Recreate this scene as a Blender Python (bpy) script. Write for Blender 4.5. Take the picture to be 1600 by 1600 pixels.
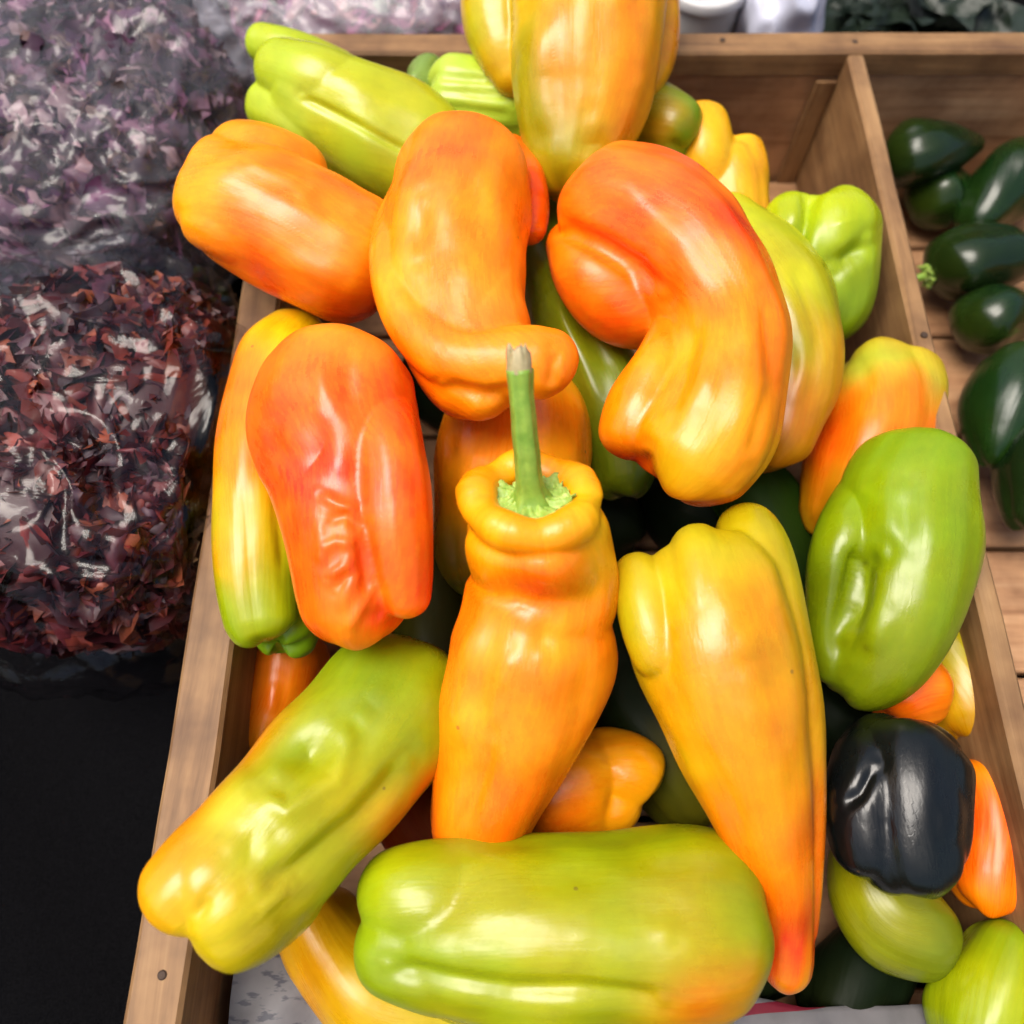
import bpy, math, random
import numpy as np
from mathutils import Vector, noise as mnoise
from mathutils.kdtree import KDTree

# ------------------------------------------------------------------ camera, sky, sun, exposure
scene = bpy.context.scene
for o in list(bpy.data.objects):
    bpy.data.objects.remove(o, do_unlink=True)
COL = scene.collection

RIM = 0.137                      # height of the crate rim above the table
PITCH = 67.0                     # the camera looks down at the crate
FOC = 1250.0                     # focal length in pixels of the 1600 px picture
CAM = np.array([0.0, 0.0, RIM + 0.42])
cd = bpy.data.cameras.new("camera")
cd.sensor_width = 36.0
cd.lens = FOC / 1600 * 36
cd.clip_start = 0.01
cd.clip_end = 100
cd.dof.use_dof = True
cd.dof.focus_distance = 0.40
cd.dof.aperture_fstop = 5.0
cam = bpy.data.objects.new("camera", cd)
cam.location = CAM
cam.rotation_euler = (math.radians(90 - PITCH), 0, 0)
COL.objects.link(cam)
scene.camera = cam

SUN = Vector((-0.33, 0.03, 0.94)).normalized()      # direction towards the light
world = bpy.data.worlds.new("World")
scene.world = world
world.use_nodes = True
wn = world.node_tree
sky = wn.nodes.new("ShaderNodeTexSky")
sky.sky_type = 'NISHITA'
sky.sun_disc = False
sky.sun_elevation = math.asin(SUN.z)
sky.sun_rotation = math.atan2(SUN.x, SUN.y)
sky.air_density = 1.0
sky.dust_density = 6.0
sky.ozone_density = 0.6
wn.links.new(sky.outputs[0], wn.nodes["Background"].inputs[0])
wn.nodes["Background"].inputs[1].default_value = 0.085
sl = bpy.data.lights.new("sun", 'SUN')
sl.energy = 1.5
sl.angle = math.radians(38)
sl.color = (1.0, 0.96, 0.90)
so = bpy.data.objects.new("sun", sl)
so.rotation_euler = SUN.to_track_quat('Z', 'Y').to_euler()
so.location = (-1, 1, 2)
COL.objects.link(so)
vs = scene.view_settings
vs.view_transform = 'Standard'
vs.look = 'None'
vs.exposure = 0.97
vs.gamma = 1.0
scene.cycles.use_denoising = True
scene.cycles.use_adaptive_sampling = True
scene.cycles.adaptive_threshold = 0.03
scene.cycles.max_bounces = 5
scene.cycles.diffuse_bounces = 3
scene.cycles.glossy_bounces = 2
scene.cycles.transparent_max_bounces = 16

# ------------------------------------------------------------------ helpers
cp, sp = math.cos(math.radians(PITCH)), math.sin(math.radians(PITCH))
FW = np.array([0, cp, -sp]); UP = np.array([0, sp, cp]); RT = np.array([1.0, 0, 0])

def at(px, py, h):
    """world point on the plane h above the rim that the photo shows at (px, py); and its depth"""
    d = FW + RT * (px - 800) / FOC + UP * (800 - py) / FOC
    t = (RIM + h - CAM[2]) / d[2]
    return CAM + d * t, t

def proj(P):
    v = P - CAM
    z = v @ FW
    return np.stack([800 + FOC * (v @ RT) / z, 800 - FOC * (v @ UP) / z], -1)

def lin(c):
    c = np.array(c, float) / 255
    return np.where(c <= .04045, c / 12.92, ((c + .055) / 1.055) ** 2.4)

def tag(o, label=None, cat=None, group=None, kind=None):
    if label: o["label"] = label
    if cat: o["category"] = cat
    if group: o["group"] = group
    if kind: o["kind"] = kind
    return o

def empty(name, loc, label, cat, group=None):
    o = bpy.data.objects.new(name, None)
    o.empty_display_size = 0.02
    o.location = loc
    COL.objects.link(o)
    return tag(o, label, cat, group)

def link(name, me, mat, parent=None, smooth=True):
    if mat: me.materials.append(mat)
    if smooth:
        me.polygons.foreach_set("use_smooth", [True] * len(me.polygons))
    o = bpy.data.objects.new(name, me)
    COL.objects.link(o)
    if parent:
        o.parent = parent
        o.matrix_parent_inverse = parent.matrix_basis.inverted()
    return o

def grid_mesh(name, V, nu, nv, closed=True, colors=None, skin=None):
    """V: nu rings of nv vertices"""
    i = np.arange(nu - 1)[:, None]; j = np.arange(nv if closed else nv - 1)[None, :]
    a = i * nv + j; b = i * nv + (j + 1) % nv
    F = np.stack([a, b, b + nv, a + nv], -1).reshape(-1, 4)
    me = bpy.data.meshes.new(name)
    me.from_pydata(V.reshape(-1, 3).tolist(), [], F.tolist())
    if colors is not None:
        at_ = me.color_attributes.new("tint", 'FLOAT_COLOR', 'POINT')
        c = np.ones((len(V.reshape(-1, 3)), 4)); c[:, :3] = colors.reshape(-1, 3)
        at_.data.foreach_set("color", c.ravel())
    if skin is not None:
        a2 = me.attributes.new("skin", 'FLOAT_VECTOR', 'POINT')
        a2.data.foreach_set("vector", skin.reshape(-1))
    me.update()
    return me

# ------------------------------------------------------------------ materials
def new_mat(name):
    m = bpy.data.materials.new(name); m.use_nodes = True
    return m, m.node_tree.nodes, m.node_tree.links, m.node_tree.nodes["Principled BSDF"]

def nnoise(n, l, scale, detail=4, rough=.55, vec=None, dist=0.0):
    t = n.new("ShaderNodeTexNoise"); t.inputs["Scale"].default_value = scale
    t.inputs["Detail"].default_value = detail; t.inputs["Roughness"].default_value = rough
    t.inputs["Distortion"].default_value = dist
    if vec is not None: l.new(vec, t.inputs["Vector"])
    return t

def ramp(n, l, src, stops):
    r = n.new("ShaderNodeValToRGB"); l.new(src, r.inputs[0])
    e = r.color_ramp.elements
    while len(e) < len(stops): e.new(0.5)
    for k, (p, c) in enumerate(stops):
        e[k].position = p; e[k].color = (*c, 1) if len(c) == 3 else c
    return r

def pepper_material(name, rough=.32):
    m, n, l, b = new_mat(name)
    att = n.new("ShaderNodeAttribute"); att.attribute_name = "tint"
    skn = n.new("ShaderNodeAttribute"); skn.attribute_name = "skin"
    geo = n.new("ShaderNodeTexCoord")
    def mapr(src, lo, hi, a=.3, b_=.7):
        r = n.new("ShaderNodeMapRange"); l.new(src, r.inputs[0])
        for k, v in zip((1, 2, 3, 4), (a, b_, lo, hi)): r.inputs[k].default_value = v
        return r.outputs[0]
    fine = nnoise(n, l, 60, 3, .6, geo.outputs["Object"])
    strk = nnoise(n, l, 6.5, 2, .55, skn.outputs["Vector"])
    mot = nnoise(n, l, 26, 1, .5, geo.outputs["Object"])
    val = n.new("ShaderNodeMath"); val.operation = 'MULTIPLY'
    l.new(mapr(fine.outputs[0], .92, 1.08), val.inputs[0]); l.new(mapr(strk.outputs[0], .975, 1.025), val.inputs[1])
    hs = n.new("ShaderNodeHueSaturation")
    l.new(val.outputs[0], hs.inputs["Value"])
    hue = n.new("ShaderNodeMath"); hue.operation = 'ADD'
    strk2 = nnoise(n, l, 11, 4, .65, skn.outputs["Vector"])
    l.new(mapr(mot.outputs[0], -.010, .010), hue.inputs[0]); l.new(mapr(strk2.outputs[0], .4955, .5045, .35, .65), hue.inputs[1])
    l.new(hue.outputs[0], hs.inputs["Hue"])
    l.new(att.outputs["Color"], hs.inputs["Color"])
    vor = n.new("ShaderNodeTexVoronoi"); vor.inputs["Scale"].default_value = 70; l.new(geo.outputs["Object"], vor.inputs["Vector"])
    sc1 = n.new("ShaderNodeMath"); sc1.operation = 'LESS_THAN'; sc1.inputs[1].default_value = .07; l.new(vor.outputs["Distance"], sc1.inputs[0])
    sx = n.new("ShaderNodeSeparateColor"); l.new(vor.outputs["Color"], sx.inputs[0])
    sc2 = n.new("ShaderNodeMath"); sc2.operation = 'GREATER_THAN'; sc2.inputs[1].default_value = .94; l.new(sx.outputs[0], sc2.inputs[0])
    sc3 = n.new("ShaderNodeMath"); sc3.operation = 'MULTIPLY'; l.new(sc1.outputs[0], sc3.inputs[0]); l.new(sc2.outputs[0], sc3.inputs[1])
    sc4 = n.new("ShaderNodeMath"); sc4.operation = 'MULTIPLY'; sc4.inputs[1].default_value = .55; l.new(sc3.outputs[0], sc4.inputs[0])
    mx = n.new("ShaderNodeMix"); mx.data_type = 'RGBA'; l.new(sc4.outputs[0], mx.inputs[0])
    l.new(hs.outputs[0], mx.inputs[6]); mx.inputs[7].default_value = (.12, .06, .02, 1)
    l.new(mx.outputs[2], b.inputs["Base Color"])
    rr = n.new("ShaderNodeMath"); rr.operation = 'ADD'
    l.new(mapr(mot.outputs[0], rough - .08, rough + .10), rr.inputs[0]); l.new(mapr(strk2.outputs[0], -.035, .035), rr.inputs[1])
    l.new(rr.outputs[0], b.inputs["Roughness"])
    b.inputs["Specular IOR Level"].default_value = .5
    bp = n.new("ShaderNodeBump"); bp.inputs["Strength"].default_value = .10; bp.inputs["Distance"].default_value = .004
    und = nnoise(n, l, 2.6, 1, .5, skn.outputs["Vector"])
    l.new(und.outputs[0], bp.inputs["Height"])
    bp2 = n.new("ShaderNodeBump"); bp2.inputs["Strength"].default_value = .13; bp2.inputs["Distance"].default_value = .0018
    bn = nnoise(n, l, 95, 1, .5, geo.outputs["Object"])
    l.new(bn.outputs[0], bp2.inputs["Height"]); l.new(bp.outputs[0], bp2.inputs["Normal"])
    l.new(bp2.outputs[0], b.inputs["Normal"])
    return m

M_PEP = pepper_material("pepper_skin")
M_DARK = pepper_material("dark_pepper_skin", .26)
M_DEEP = pepper_material("gap_shade_skin", .5)  # sheen cut so the gaps stay black: shade put into the skin
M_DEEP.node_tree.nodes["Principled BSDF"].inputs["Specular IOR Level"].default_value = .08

def stem_material(name, c1, c2):
    m, n, l, b = new_mat(name)
    tc = n.new("ShaderNodeTexCoord")
    t = nnoise(n, l, 160, 4, .6, tc.outputs["Object"])
    r = ramp(n, l, t.outputs[0], [(.3, c1), (.7, c2)])
    l.new(r.outputs[0], b.inputs["Base Color"]); b.inputs["Roughness"].default_value = .45
    b.inputs["Subsurface Weight"].default_value = .1; b.inputs["Subsurface Scale"].default_value = .003
    bp = n.new("ShaderNodeBump"); bp.inputs["Strength"].default_value = .4; bp.inputs["Distance"].default_value = .001
    l.new(t.outputs[0], bp.inputs["Height"]); l.new(bp.outputs[0], b.inputs["Normal"])
    return m
M_STEM = stem_material("stem_green", (.16, .30, .025), (.30, .45, .06))
M_CALYX = stem_material("calyx_green", (.22, .38, .03), (.46, .58, .13))
M_CUT = stem_material("stem_cut", (.34, .27, .12), (.58, .48, .26))
M_DRY = stem_material("dry_stem", (.10, .075, .02), (.25, .22, .07))

def wood(name, axis, c1, c2, c3):
    m, n, l, b = new_mat(name)
    tc = n.new("ShaderNodeTexCoord"); mp = n.new("ShaderNodeMapping")
    oi = n.new("ShaderNodeObjectInfo")
    add = n.new("ShaderNodeVectorMath"); add.operation = 'ADD'
    cmb = n.new("ShaderNodeCombineXYZ")
    for k in range(3): l.new(oi.outputs["Random"], cmb.inputs[k])
    l.new(tc.outputs["Object"], add.inputs[0]); l.new(cmb.outputs[0], add.inputs[1])
    l.new(add.outputs[0], mp.inputs[0])
    s = [60.0, 60.0, 60.0]; s[axis] = 3.5
    mp.inputs["Scale"].default_value = s
    g = nnoise(n, l, 1.6, 7, .65, mp.outputs[0], .6)
    r = ramp(n, l, g.outputs[0], [(.28, c1), (.5, c2), (.74, c3)])
    blot = nnoise(n, l, 16, 4, .6, add.outputs[0])
    br = ramp(n, l, blot.outputs[0], [(.36, (.42, .36, .33)), (.62, (1, 1, 1))])
    mx = n.new("ShaderNodeMix"); mx.data_type = 'RGBA'; mx.blend_type = 'MULTIPLY'; mx.inputs[0].default_value = .85
    l.new(r.outputs[0], mx.inputs[6]); l.new(br.outputs[0], mx.inputs[7])
    l.new(mx.outputs[2], b.inputs["Base Color"]); b.inputs["Roughness"].default_value = .62
    bp = n.new("ShaderNodeBump"); bp.inputs["Strength"].default_value = .35; bp.inputs["Distance"].default_value = .001
    l.new(g.outputs[0], bp.inputs["Height"]); l.new(bp.outputs[0], b.inputs["Normal"])
    return m
WC = ((.14, .066, .023), (.29, .155, .060), (.40, .235, .10))
WD = ((.27, .12, .048), (.47, .25, .115), (.58, .34, .17))
M_WY = wood("pale_wood_along", 1, *WC)
M_WX = wood("pale_wood_across", 0, *WC)
M_WZ = wood("pale_wood_upright", 2, *WC)
M_PX = wood("brown_board_across", 0, *WD)
M_PY = wood("brown_board_along", 1, *WD)

# ------------------------------------------------------------------ table and crate
def box(name, lo, hi, mat, parent=None, bev=.0015, jit=0.0, seed=0):
    """a sawn board: bevelled, with slightly wavering long edges"""
    lo = np.array(lo, float); hi = np.array(hi, float); c = (lo + hi) / 2; s = hi - lo
    ax = int(np.argmax(s)); n = max(2, int(s[ax] / .03) + 1)
    o1, o2 = [k for k in range(3) if k != ax]
    rng = np.random.default_rng(seed)
    h1, h2 = s[o1] / 2, s[o2] / 2
    prof = []
    for sx, sy in ((1, 1), (-1, 1), (-1, -1), (1, -1)):
        a = (sx * h1, sy * (h2 - bev)); b = (sx * (h1 - bev), sy * h2)
        prof += [a, b] if sx * sy > 0 else [b, a]
    t = np.linspace(-s[ax] / 2, s[ax] / 2, n)
    V = np.zeros((n, 8, 3))
    w1 = np.convolve(rng.normal(0, jit, n + 4), np.ones(5) / 5, 'valid')
    w2 = np.convolve(rng.normal(0, jit, n + 4), np.ones(5) / 5, 'valid')
    for k, (a, b) in enumerate(prof):
        V[:, k, ax] = t; V[:, k, o1] = a + w1; V[:, k, o2] = b + w2
    i = np.arange(n - 1)[:, None]; j = np.arange(8)[None]
    F = np.stack([i * 8 + j, i * 8 + (j + 1) % 8, (i + 1) * 8 + (j + 1) % 8, (i + 1) * 8 + j], -1).reshape(-1, 4).tolist()
    F += [list(range(8))[::-1], [(n - 1) * 8 + k for k in range(8)]]
    me = bpy.data.meshes.new(name); me.from_pydata(V.reshape(-1, 3).tolist(), [], F); me.update()
    import bmesh
    bm = bmesh.new(); bm.from_mesh(me); bmesh.ops.recalc_face_normals(bm, faces=bm.faces); bm.to_mesh(me); bm.free()
    me.materials.append(mat)
    o = bpy.data.objects.new(name, me); COL.objects.link(o)
    if parent:
        o.parent = parent; o.location = c - np.array(parent.location)
    else:
        o.location = c
    return o

def cloth_material():
    m, n, l, b = new_mat("black_cloth")
    tc = n.new("ShaderNodeTexCoord")
    w = nnoise(n, l, 900, 2, .5, tc.outputs["Object"])
    r = ramp(n, l, w.outputs[0], [(.3, (.0015, .0015, .0018)), (.7, (.0045, .0045, .0052))])
    l.new(r.outputs[0], b.inputs["Base Color"]); b.inputs["Roughness"].default_value = .9
    b.inputs["Specular IOR Level"].default_value = .03
    bp = n.new("ShaderNodeBump"); bp.inputs["Strength"].default_value = .4; bp.inputs["Distance"].default_value = .001
    l.new(w.outputs[0], bp.inputs["Height"]); l.new(bp.outputs[0], b.inputs["Normal"])
    return m
nx, ny = 140, 140
gx, gy = np.meshgrid(np.linspace(-1.6, 1.6, nx), np.linspace(-.9, 2.6, ny))
gz = .012 * np.sin(gx * 21 + 2.2 * np.sin(gy * 7)) * np.sin(gy * 9 + gx * 5) + .002 * np.sin(gx * 47 + gy * 31)
tv = np.stack([gx, gy, gz - .016], -1)
tag(link("table_cloth", grid_mesh("table_cloth", tv, ny, nx, False), cloth_material()),
    "black cloth covering the table under the wooden crate", "table cloth", kind="structure")

XL0, XL1 = -.175, -.149          # left wall
XD0, XD1 = .254, .267            # divider
XR = .62                         # right end
YB0, YB1 = .558, .576            # back wall
YF0, YF1 = -.185, -.165          # front wall
FLOOR = .012
crate = empty("wooden_crate", (0, .2, 0), "long open wooden crate with a divider, holding the heap of peppers", "crate")
box("side_panel", (XL0, YF1 + .001, .0), (XL1, YB0 - .001, RIM), M_WY, crate, .002, .0012, 1)
box("back_panel", (XL0, YB0, .0), (XR, YB1, RIM - .022), M_PX, crate, .001, .0004, 2)
box("back_rail", (XL0, YB0 - .003, RIM - .0215), (XR, YB1 + .002, RIM), M_WX, crate, .002, .0008, 3)
box("front_panel", (XL0, YF0, .0), (XR, YF1, RIM), M_WX, crate, .002, .0008, 4)
box("divider", (XD0, YF1 + .001, FLOOR), (XD1, YB0 - .004, RIM - .001), M_WY, crate, .002, .0010, 5)
box("end_panel", (XR + .001, YF0, .0), (XR + .021, YB1, RIM), M_WY, crate, .002, .0008, 6)
box("corner_batten", (XD0 - .017, YB0 - .007, FLOOR), (XD0 - .0005, YB0 - .0035, RIM - .023), M_WZ, crate, .0015, .0003, 7)
y = YF1 + .002; k = 0
while y < YB0 - .02:
    y1 = min(y + .088, YB0 - .004)
    box("floor_board", (XL1 + .001, y, 0), (XR - .001, y1, FLOOR), M_PX, crate, .0015, .0006, 20 + k)
    y = y1 + .004; k += 1

M_NAIL, _n, _l, _b = new_mat("nail_steel")
_b.inputs["Base Color"].default_value = (.06, .035, .022, 1); _b.inputs["Metallic"].default_value = .3; _b.inputs["Roughness"].default_value = .7
th = np.linspace(0, 2 * np.pi, 12, endpoint=False)
NV = np.array([[[r * math.cos(t), r * math.sin(t), z] for t in th] for r, z in ((.0022, -.001), (.0022, .0003), (.0016, .0008), (.0001, .0009))])
nail_me = grid_mesh("nail", NV, 4, 12); nail_me.materials.append(M_NAIL)
for x, yy in ((-.160, -.052), (.16, .568), (.2600, .30), (.2604, .566)):
    o = bpy.data.objects.new("nail", nail_me); COL.objects.link(o); o.parent = crate
    o.location = np.array([x, yy, RIM + .0003 - (.001 if .25 < x < .27 and yy < .55 else 0)]) - np.array(crate.location)

# ------------------------------------------------------------------ peppers
def catmull(P, t):
    """P: (k, d) control points, t: params in [0, k-1]"""
    P = np.asarray(P, float); k = len(P)
    Q = np.vstack([2 * P[0] - P[1], P, 2 * P[-1] - P[-2]])
    i = np.clip(t.astype(int), 0, k - 2); f = (t - i)[:, None]
    a, b, c, d = Q[i], Q[i + 1], Q[i + 2], Q[i + 3]
    return .5 * ((2 * b) + (c - a) * f + (2 * a - 5 * b + 4 * c - d) * f ** 2 + (3 * b - a - 3 * c + d) * f ** 3)

def seg_dist(p, poly):
    """distance to a polyline and a weight that fades towards its two ends"""
    poly = np.asarray(poly, float)
    if len(poly) == 1:
        return np.hypot(*(p - poly[0]).T), np.ones(len(p))
    best = np.full(len(p), 1e9)
    for k, (a, b) in enumerate(zip(poly[:-1], poly[1:])):
        ab = b - a; t = np.clip(((p - a) @ ab) / max(ab @ ab, 1e-9), 0, 1)
        d = np.hypot(*(p - a - t[:, None] * ab).T)
        best = np.minimum(best, d)
    e = np.minimum(np.hypot(*(p - poly[0]).T), np.hypot(*(p - poly[-1]).T))
    return best, e

def tube(seed, pts, lobes=3, groove=.12, phase=0.0, twist=0.4,
                cap0=(.8, 2.2, .0, .0), cap1=(.8, 2.2, .12, .10), dents=.03, nu=120, nv=96, flat=1.0, streak=1.0):
    """pts: (px, py, half width px, height over the rim) from stem end to tip.
    cap: (length in radii, roundness power, dimple depth, lobe length)."""
    rng = np.random.default_rng(seed)
    W = []
    for px, py, hw, h in pts:
        P, d = at(px, py, h)
        W.append([*P, hw * d / FOC])
    W = np.array(W)
    seg = np.linalg.norm(np.diff(W[:, :3], axis=0), axis=1)
    tt = np.linspace(0, len(W) - 1, 400)
    D = catmull(W, tt)
    D[:, 3] = np.clip(D[:, 3], W[:, 3].min() * .7, None)
    L = np.concatenate([[0], np.cumsum(np.linalg.norm(np.diff(D[:, :3], axis=0), axis=1))])
    tot = L[-1]
    at_s = lambda s: np.stack([np.interp(s, L, D[:, k]) for k in range(4)], -1)
    R0 = at_s(np.array([0.0]))[0, 3]; R1 = at_s(np.array([tot]))[0, 3]
    l0 = min(cap0[0] * R0, tot * .45); l1 = min(cap1[0] * R1, tot * .45)
    nc = int(nu * .24)
    ph = np.linspace(0, np.pi / 2, nc)
    s0 = l0 * (1 - np.cos(ph) ** (2 / cap0[1])); f0 = np.sin(ph) ** (2 / cap0[1])
    s1 = l1 * (1 - np.cos(ph) ** (2 / cap1[1])); f1 = np.sin(ph) ** (2 / cap1[1])
    mid = np.linspace(l0, tot - l1, nu - 2 * nc + 2)[1:-1]
    s = np.concatenate([s0, mid, (tot - s1)[::-1]])
    f = np.concatenate([f0, np.ones(len(mid)), f1[::-1]])
    f = np.maximum(f, 1e-4)
    n = len(s)
    Q = at_s(s); C = Q[:, :3]; R = Q[:, 3] * f
    # smooth tangents
    T = at_s(np.clip(s + .004, 0, tot))[:, :3] - at_s(np.clip(s - .004, 0, tot))[:, :3]
    T /= np.linalg.norm(T, axis=1, keepdims=True)
    V0 = CAM - C; V0 /= np.linalg.norm(V0, axis=1, keepdims=True)
    B = np.cross(T, V0); B /= np.linalg.norm(B, axis=1, keepdims=True)
    N = np.cross(B, T)
    th = np.linspace(0, 2 * np.pi, nv, endpoint=False)
    u = s / tot
    TH = th[None] + phase + twist * (u[:, None] - .5) + .15 * np.sin(6 * u[:, None] + rng.uniform(0, 6))
    g = np.abs(np.cos(lobes / 2 * TH))
    g = np.sqrt(g * g + .03)
    edge = np.exp(-((u / .22) ** 2)) + np.exp(-(((1 - u) / .22) ** 2))
    lobeamp = np.array([1 + .35 * rng.normal() for _ in range(lobes)])
    li = (np.floor((TH * lobes / (2 * np.pi)) + .5).astype(int)) % lobes
    A = groove * (.55 + .6 * edge)[:, None]
    rad = 1 - A * (1 - g) * 1.3 + A * .35 * g
    # soft irregularities
    X = C[:, None] + R[:, None, None] * (np.cos(th)[None, :, None] * N[:, None] + np.sin(th)[None, :, None] * B[:, None])
    for k in range(14):
        d = rng.normal(size=3); d /= np.linalg.norm(d)
        q = rng.uniform(60, 190)
        rad = rad + dents * .42 * np.sin(X @ d * q + rng.uniform(0, 6)) * (60 / q) ** .5
    # fine lengthwise ribs
    for k in range(4):
        m = rng.integers(5, 14)
        rad = rad + .0035 * np.sin(m * th[None] + rng.uniform(0, 6) + 2.5 * u[:, None])
    body = np.clip(f, 0, 1)[:, None]
    rad = 1 + (rad - 1) * body ** .6
    # end dimples and lobed ends (shift along the axis)
    ax = np.zeros((n, nv))
    rr0 = f; near0 = (u < .5); near1 = ~near0
    lob = np.cos(lobes * TH) * (1 + .3 * np.sin(TH + rng.uniform(0, 6)))
    for near, cap, sg, RR, ll in ((near0, cap0, 1, R0, l0), (near1, cap1, -1, R1, l1)):
        dd = (s if sg > 0 else tot - s)
        w = np.exp(-(dd / (ll * .75 + 1e-6)) ** 2) * near
        ax += sg * cap[2] * RR * (np.exp(-(rr0 / .42) ** 2) * near)[:, None]
        ax -= sg * cap[3] * RR * (w * np.sin(np.clip(rr0, 0, 1) * np.pi / 1.25) ** 2)[:, None] * lob
    nrm = np.cos(th)[None, :, None] * N[:, None] + np.sin(th)[None, :, None] * B[:, None] * flat
    X = C[:, None] + (R[:, None] * rad)[:, :, None] * nrm + ax[:, :, None] * T[:, None]
    jit = np.zeros((n, nv))
    for k in range(5):
        m = rng.integers(2, 9)
        jit += .022 * np.sin(m * th[None] + rng.uniform(0, 6) + rng.uniform(-3, 3) * u[:, None]) * streak
    sk = np.stack([np.cos(TH) * 2.2, np.sin(TH) * 2.2, np.repeat(u[:, None] * (tot / .15) * 1.3, nv, 1)], -1) + rng.uniform(0, 50)
    return X, np.repeat(u[:, None], nv, 1), jit, sk, T

def grid_faces(nu, nv, base=0):
    i = np.arange(nu - 1)[:, None]; j = np.arange(nv)[None, :]
    a = i * nv + j + base; b = i * nv + (j + 1) % nv + base
    return np.stack([a, a + nv, b + nv, b], -1).reshape(-1, 4)

def verts_of(me):
    v = np.empty(len(me.vertices) * 3); me.vertices.foreach_get("co", v)
    return v.reshape(-1, 3)

def normals_of(me):
    v = np.empty(len(me.vertices) * 3); me.vertex_normals.foreach_get("vector", v)
    return v.reshape(-1, 3)

def pepper_mesh(seed, pts, cols, blobs=(), strokes=(), extras=(), vox=.0012, relax=6, bury=True, **kw):
    """the pepper's skin as one mesh in world coordinates: a swept body, further lobes fused into it,
    then creases, dents and ridges pressed into the surface and the colours: ripening, with shade and highlights in some patches"""
    X, u, jit, sk, T = tube(seed, pts, **kw)
    nu, nv = u.shape
    me = bpy.data.meshes.new("pepper_skin")
    if not extras:
        me.from_pydata(X.reshape(-1, 3).tolist(), [], grid_faces(nu, nv).tolist()); me.update()
        if np.mean(np.sum(normals_of(me) * (X - X.mean(1, keepdims=True)).reshape(-1, 3), -1)) < 0:
            me.flip_normals(); me.update()
        V = verts_of(me); u = u.ravel(); jit = jit.ravel(); sk = sk.reshape(-1, 3)
    else:
        VV = [X.reshape(-1, 3)]; FF = [grid_faces(nu, nv)]; base = nu * nv
        for k, e in enumerate(extras):
            e = [(*e[0][:3], e[0][3] - (.022 if bury else 0))] + list(e[1:])
            E = tube(seed * 31 + k, e, lobes=2, groove=.03, dents=.02, cap0=(1, 2, 0, 0), cap1=(.9, 2.1, 0, 0), nu=60, nv=48)[0]
            VV.append(E.reshape(-1, 3)); FF.append(grid_faces(*E.shape[:2], base)); base += E.shape[0] * E.shape[1]
        me.from_pydata(np.concatenate(VV).tolist(), [], np.concatenate(FF).tolist()); me.update()
        tmp = bpy.data.objects.new("tmp", me); COL.objects.link(tmp)
        r = tmp.modifiers.new("r", 'REMESH'); r.mode = 'VOXEL'; r.voxel_size = vox
        sm = tmp.modifiers.new("s", 'SMOOTH'); sm.factor = .5; sm.iterations = relax
        dg = bpy.context.evaluated_depsgraph_get()
        me2 = bpy.data.meshes.new_from_object(tmp.evaluated_get(dg))
        bpy.data.objects.remove(tmp); bpy.data.meshes.remove(me)
        me = me2; me.name = "pepper_skin"; me.materials.clear()
        V = verts_of(me)
        kd = KDTree(nu * nv)
        for i, p in enumerate(VV[0]): kd.insert(p, i)
        kd.balance()
        idx = np.array([kd.find(p)[1] for p in V])
        u = u.ravel()[idx]; jit = jit.ravel()[idx]; sk = sk.reshape(-1, 3)[idx]
    for poly, wid, dep in strokes:
        m = normals_of(me); view = CAM - V; dist = np.linalg.norm(view, axis=-1)
        face = np.clip(np.sum(m * view, -1) / dist * 2.2 + .25, 0, 1)
        dpx, fade = seg_dist(proj(V), poly)
        V = V + m * (np.exp(-(dpx / wid) ** 2) * (1 - .8 * np.exp(-(fade / (1.3 * wid)) ** 2) if len(poly) > 1 else 1) * face * dep / FOC * dist)[:, None]
        me.vertices.foreach_set("co", V.ravel()); me.update()
    cs = np.array([c[0] for c in cols]); cc = np.array([lin(c[1]) for c in cols])
    us = np.clip(u + jit, 0, 1)
    K = np.stack([np.interp(us, cs, cc[:, k]) for k in range(3)], -1)
    if blobs:
        m = normals_of(me); view = CAM - V; dist = np.linalg.norm(view, axis=-1)
        face = np.sum(m * view, -1) / dist; pp = proj(V)
        for px, py, r, c, wgt in blobs:
            key = np.hypot(pp[:, 0] - px, pp[:, 1] - py) + np.where(face > .05, 0, 400)
            i = np.argmin(key)
            dd = np.linalg.norm(V - V[i], axis=-1) / (r * dist[i] / FOC) * (1 + 3.5 * jit)
            w = (wgt * np.exp(-dd ** 2 * .9))[:, None]
            K = K * (1 - w) + lin(c) * w
    K = K * (1 + .5 * jit[:, None])
    ca = me.color_attributes.new("tint", 'FLOAT_COLOR', 'POINT')
    c4 = np.ones((len(V), 4)); c4[:, :3] = K; ca.data.foreach_set("color", c4.ravel())
    a2 = me.attributes.new("skin", 'FLOAT_VECTOR', 'POINT'); a2.data.foreach_set("vector", sk.ravel())
    return me, V, X, T

def pepper(label, seed, pts, cols, stem=None, mat=None, cat="pepper", group=None, name="pepper", **kw):
    me, V, X, T = pepper_mesh(seed, pts, cols, **kw)
    base = V[np.argmin(V[:, 2])]; ctr = V.mean(0)
    me.vertices.foreach_set("co", (V - ctr).ravel()); me.update()
    if stem is None:
        o = link(name, me, mat or M_PEP); o.location = ctr
        return tag(o, label, cat, group)
    root = empty(name, tuple(base), label, cat, group)
    o = link("body", me, mat or M_PEP)
    o.parent = root; o.location = ctr - base
    add_stem(root, base, X[0].mean(0), -T[0], seed=seed, **stem)
    return root

def frame(t):
    t = t / np.linalg.norm(t)
    a = np.array([1.0, 0, 0]) if abs(t[0]) < .8 else np.array([0, 1.0, 0])
    b = np.cross(t, a); b /= np.linalg.norm(b)
    return t, b, np.cross(b, t)

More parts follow.
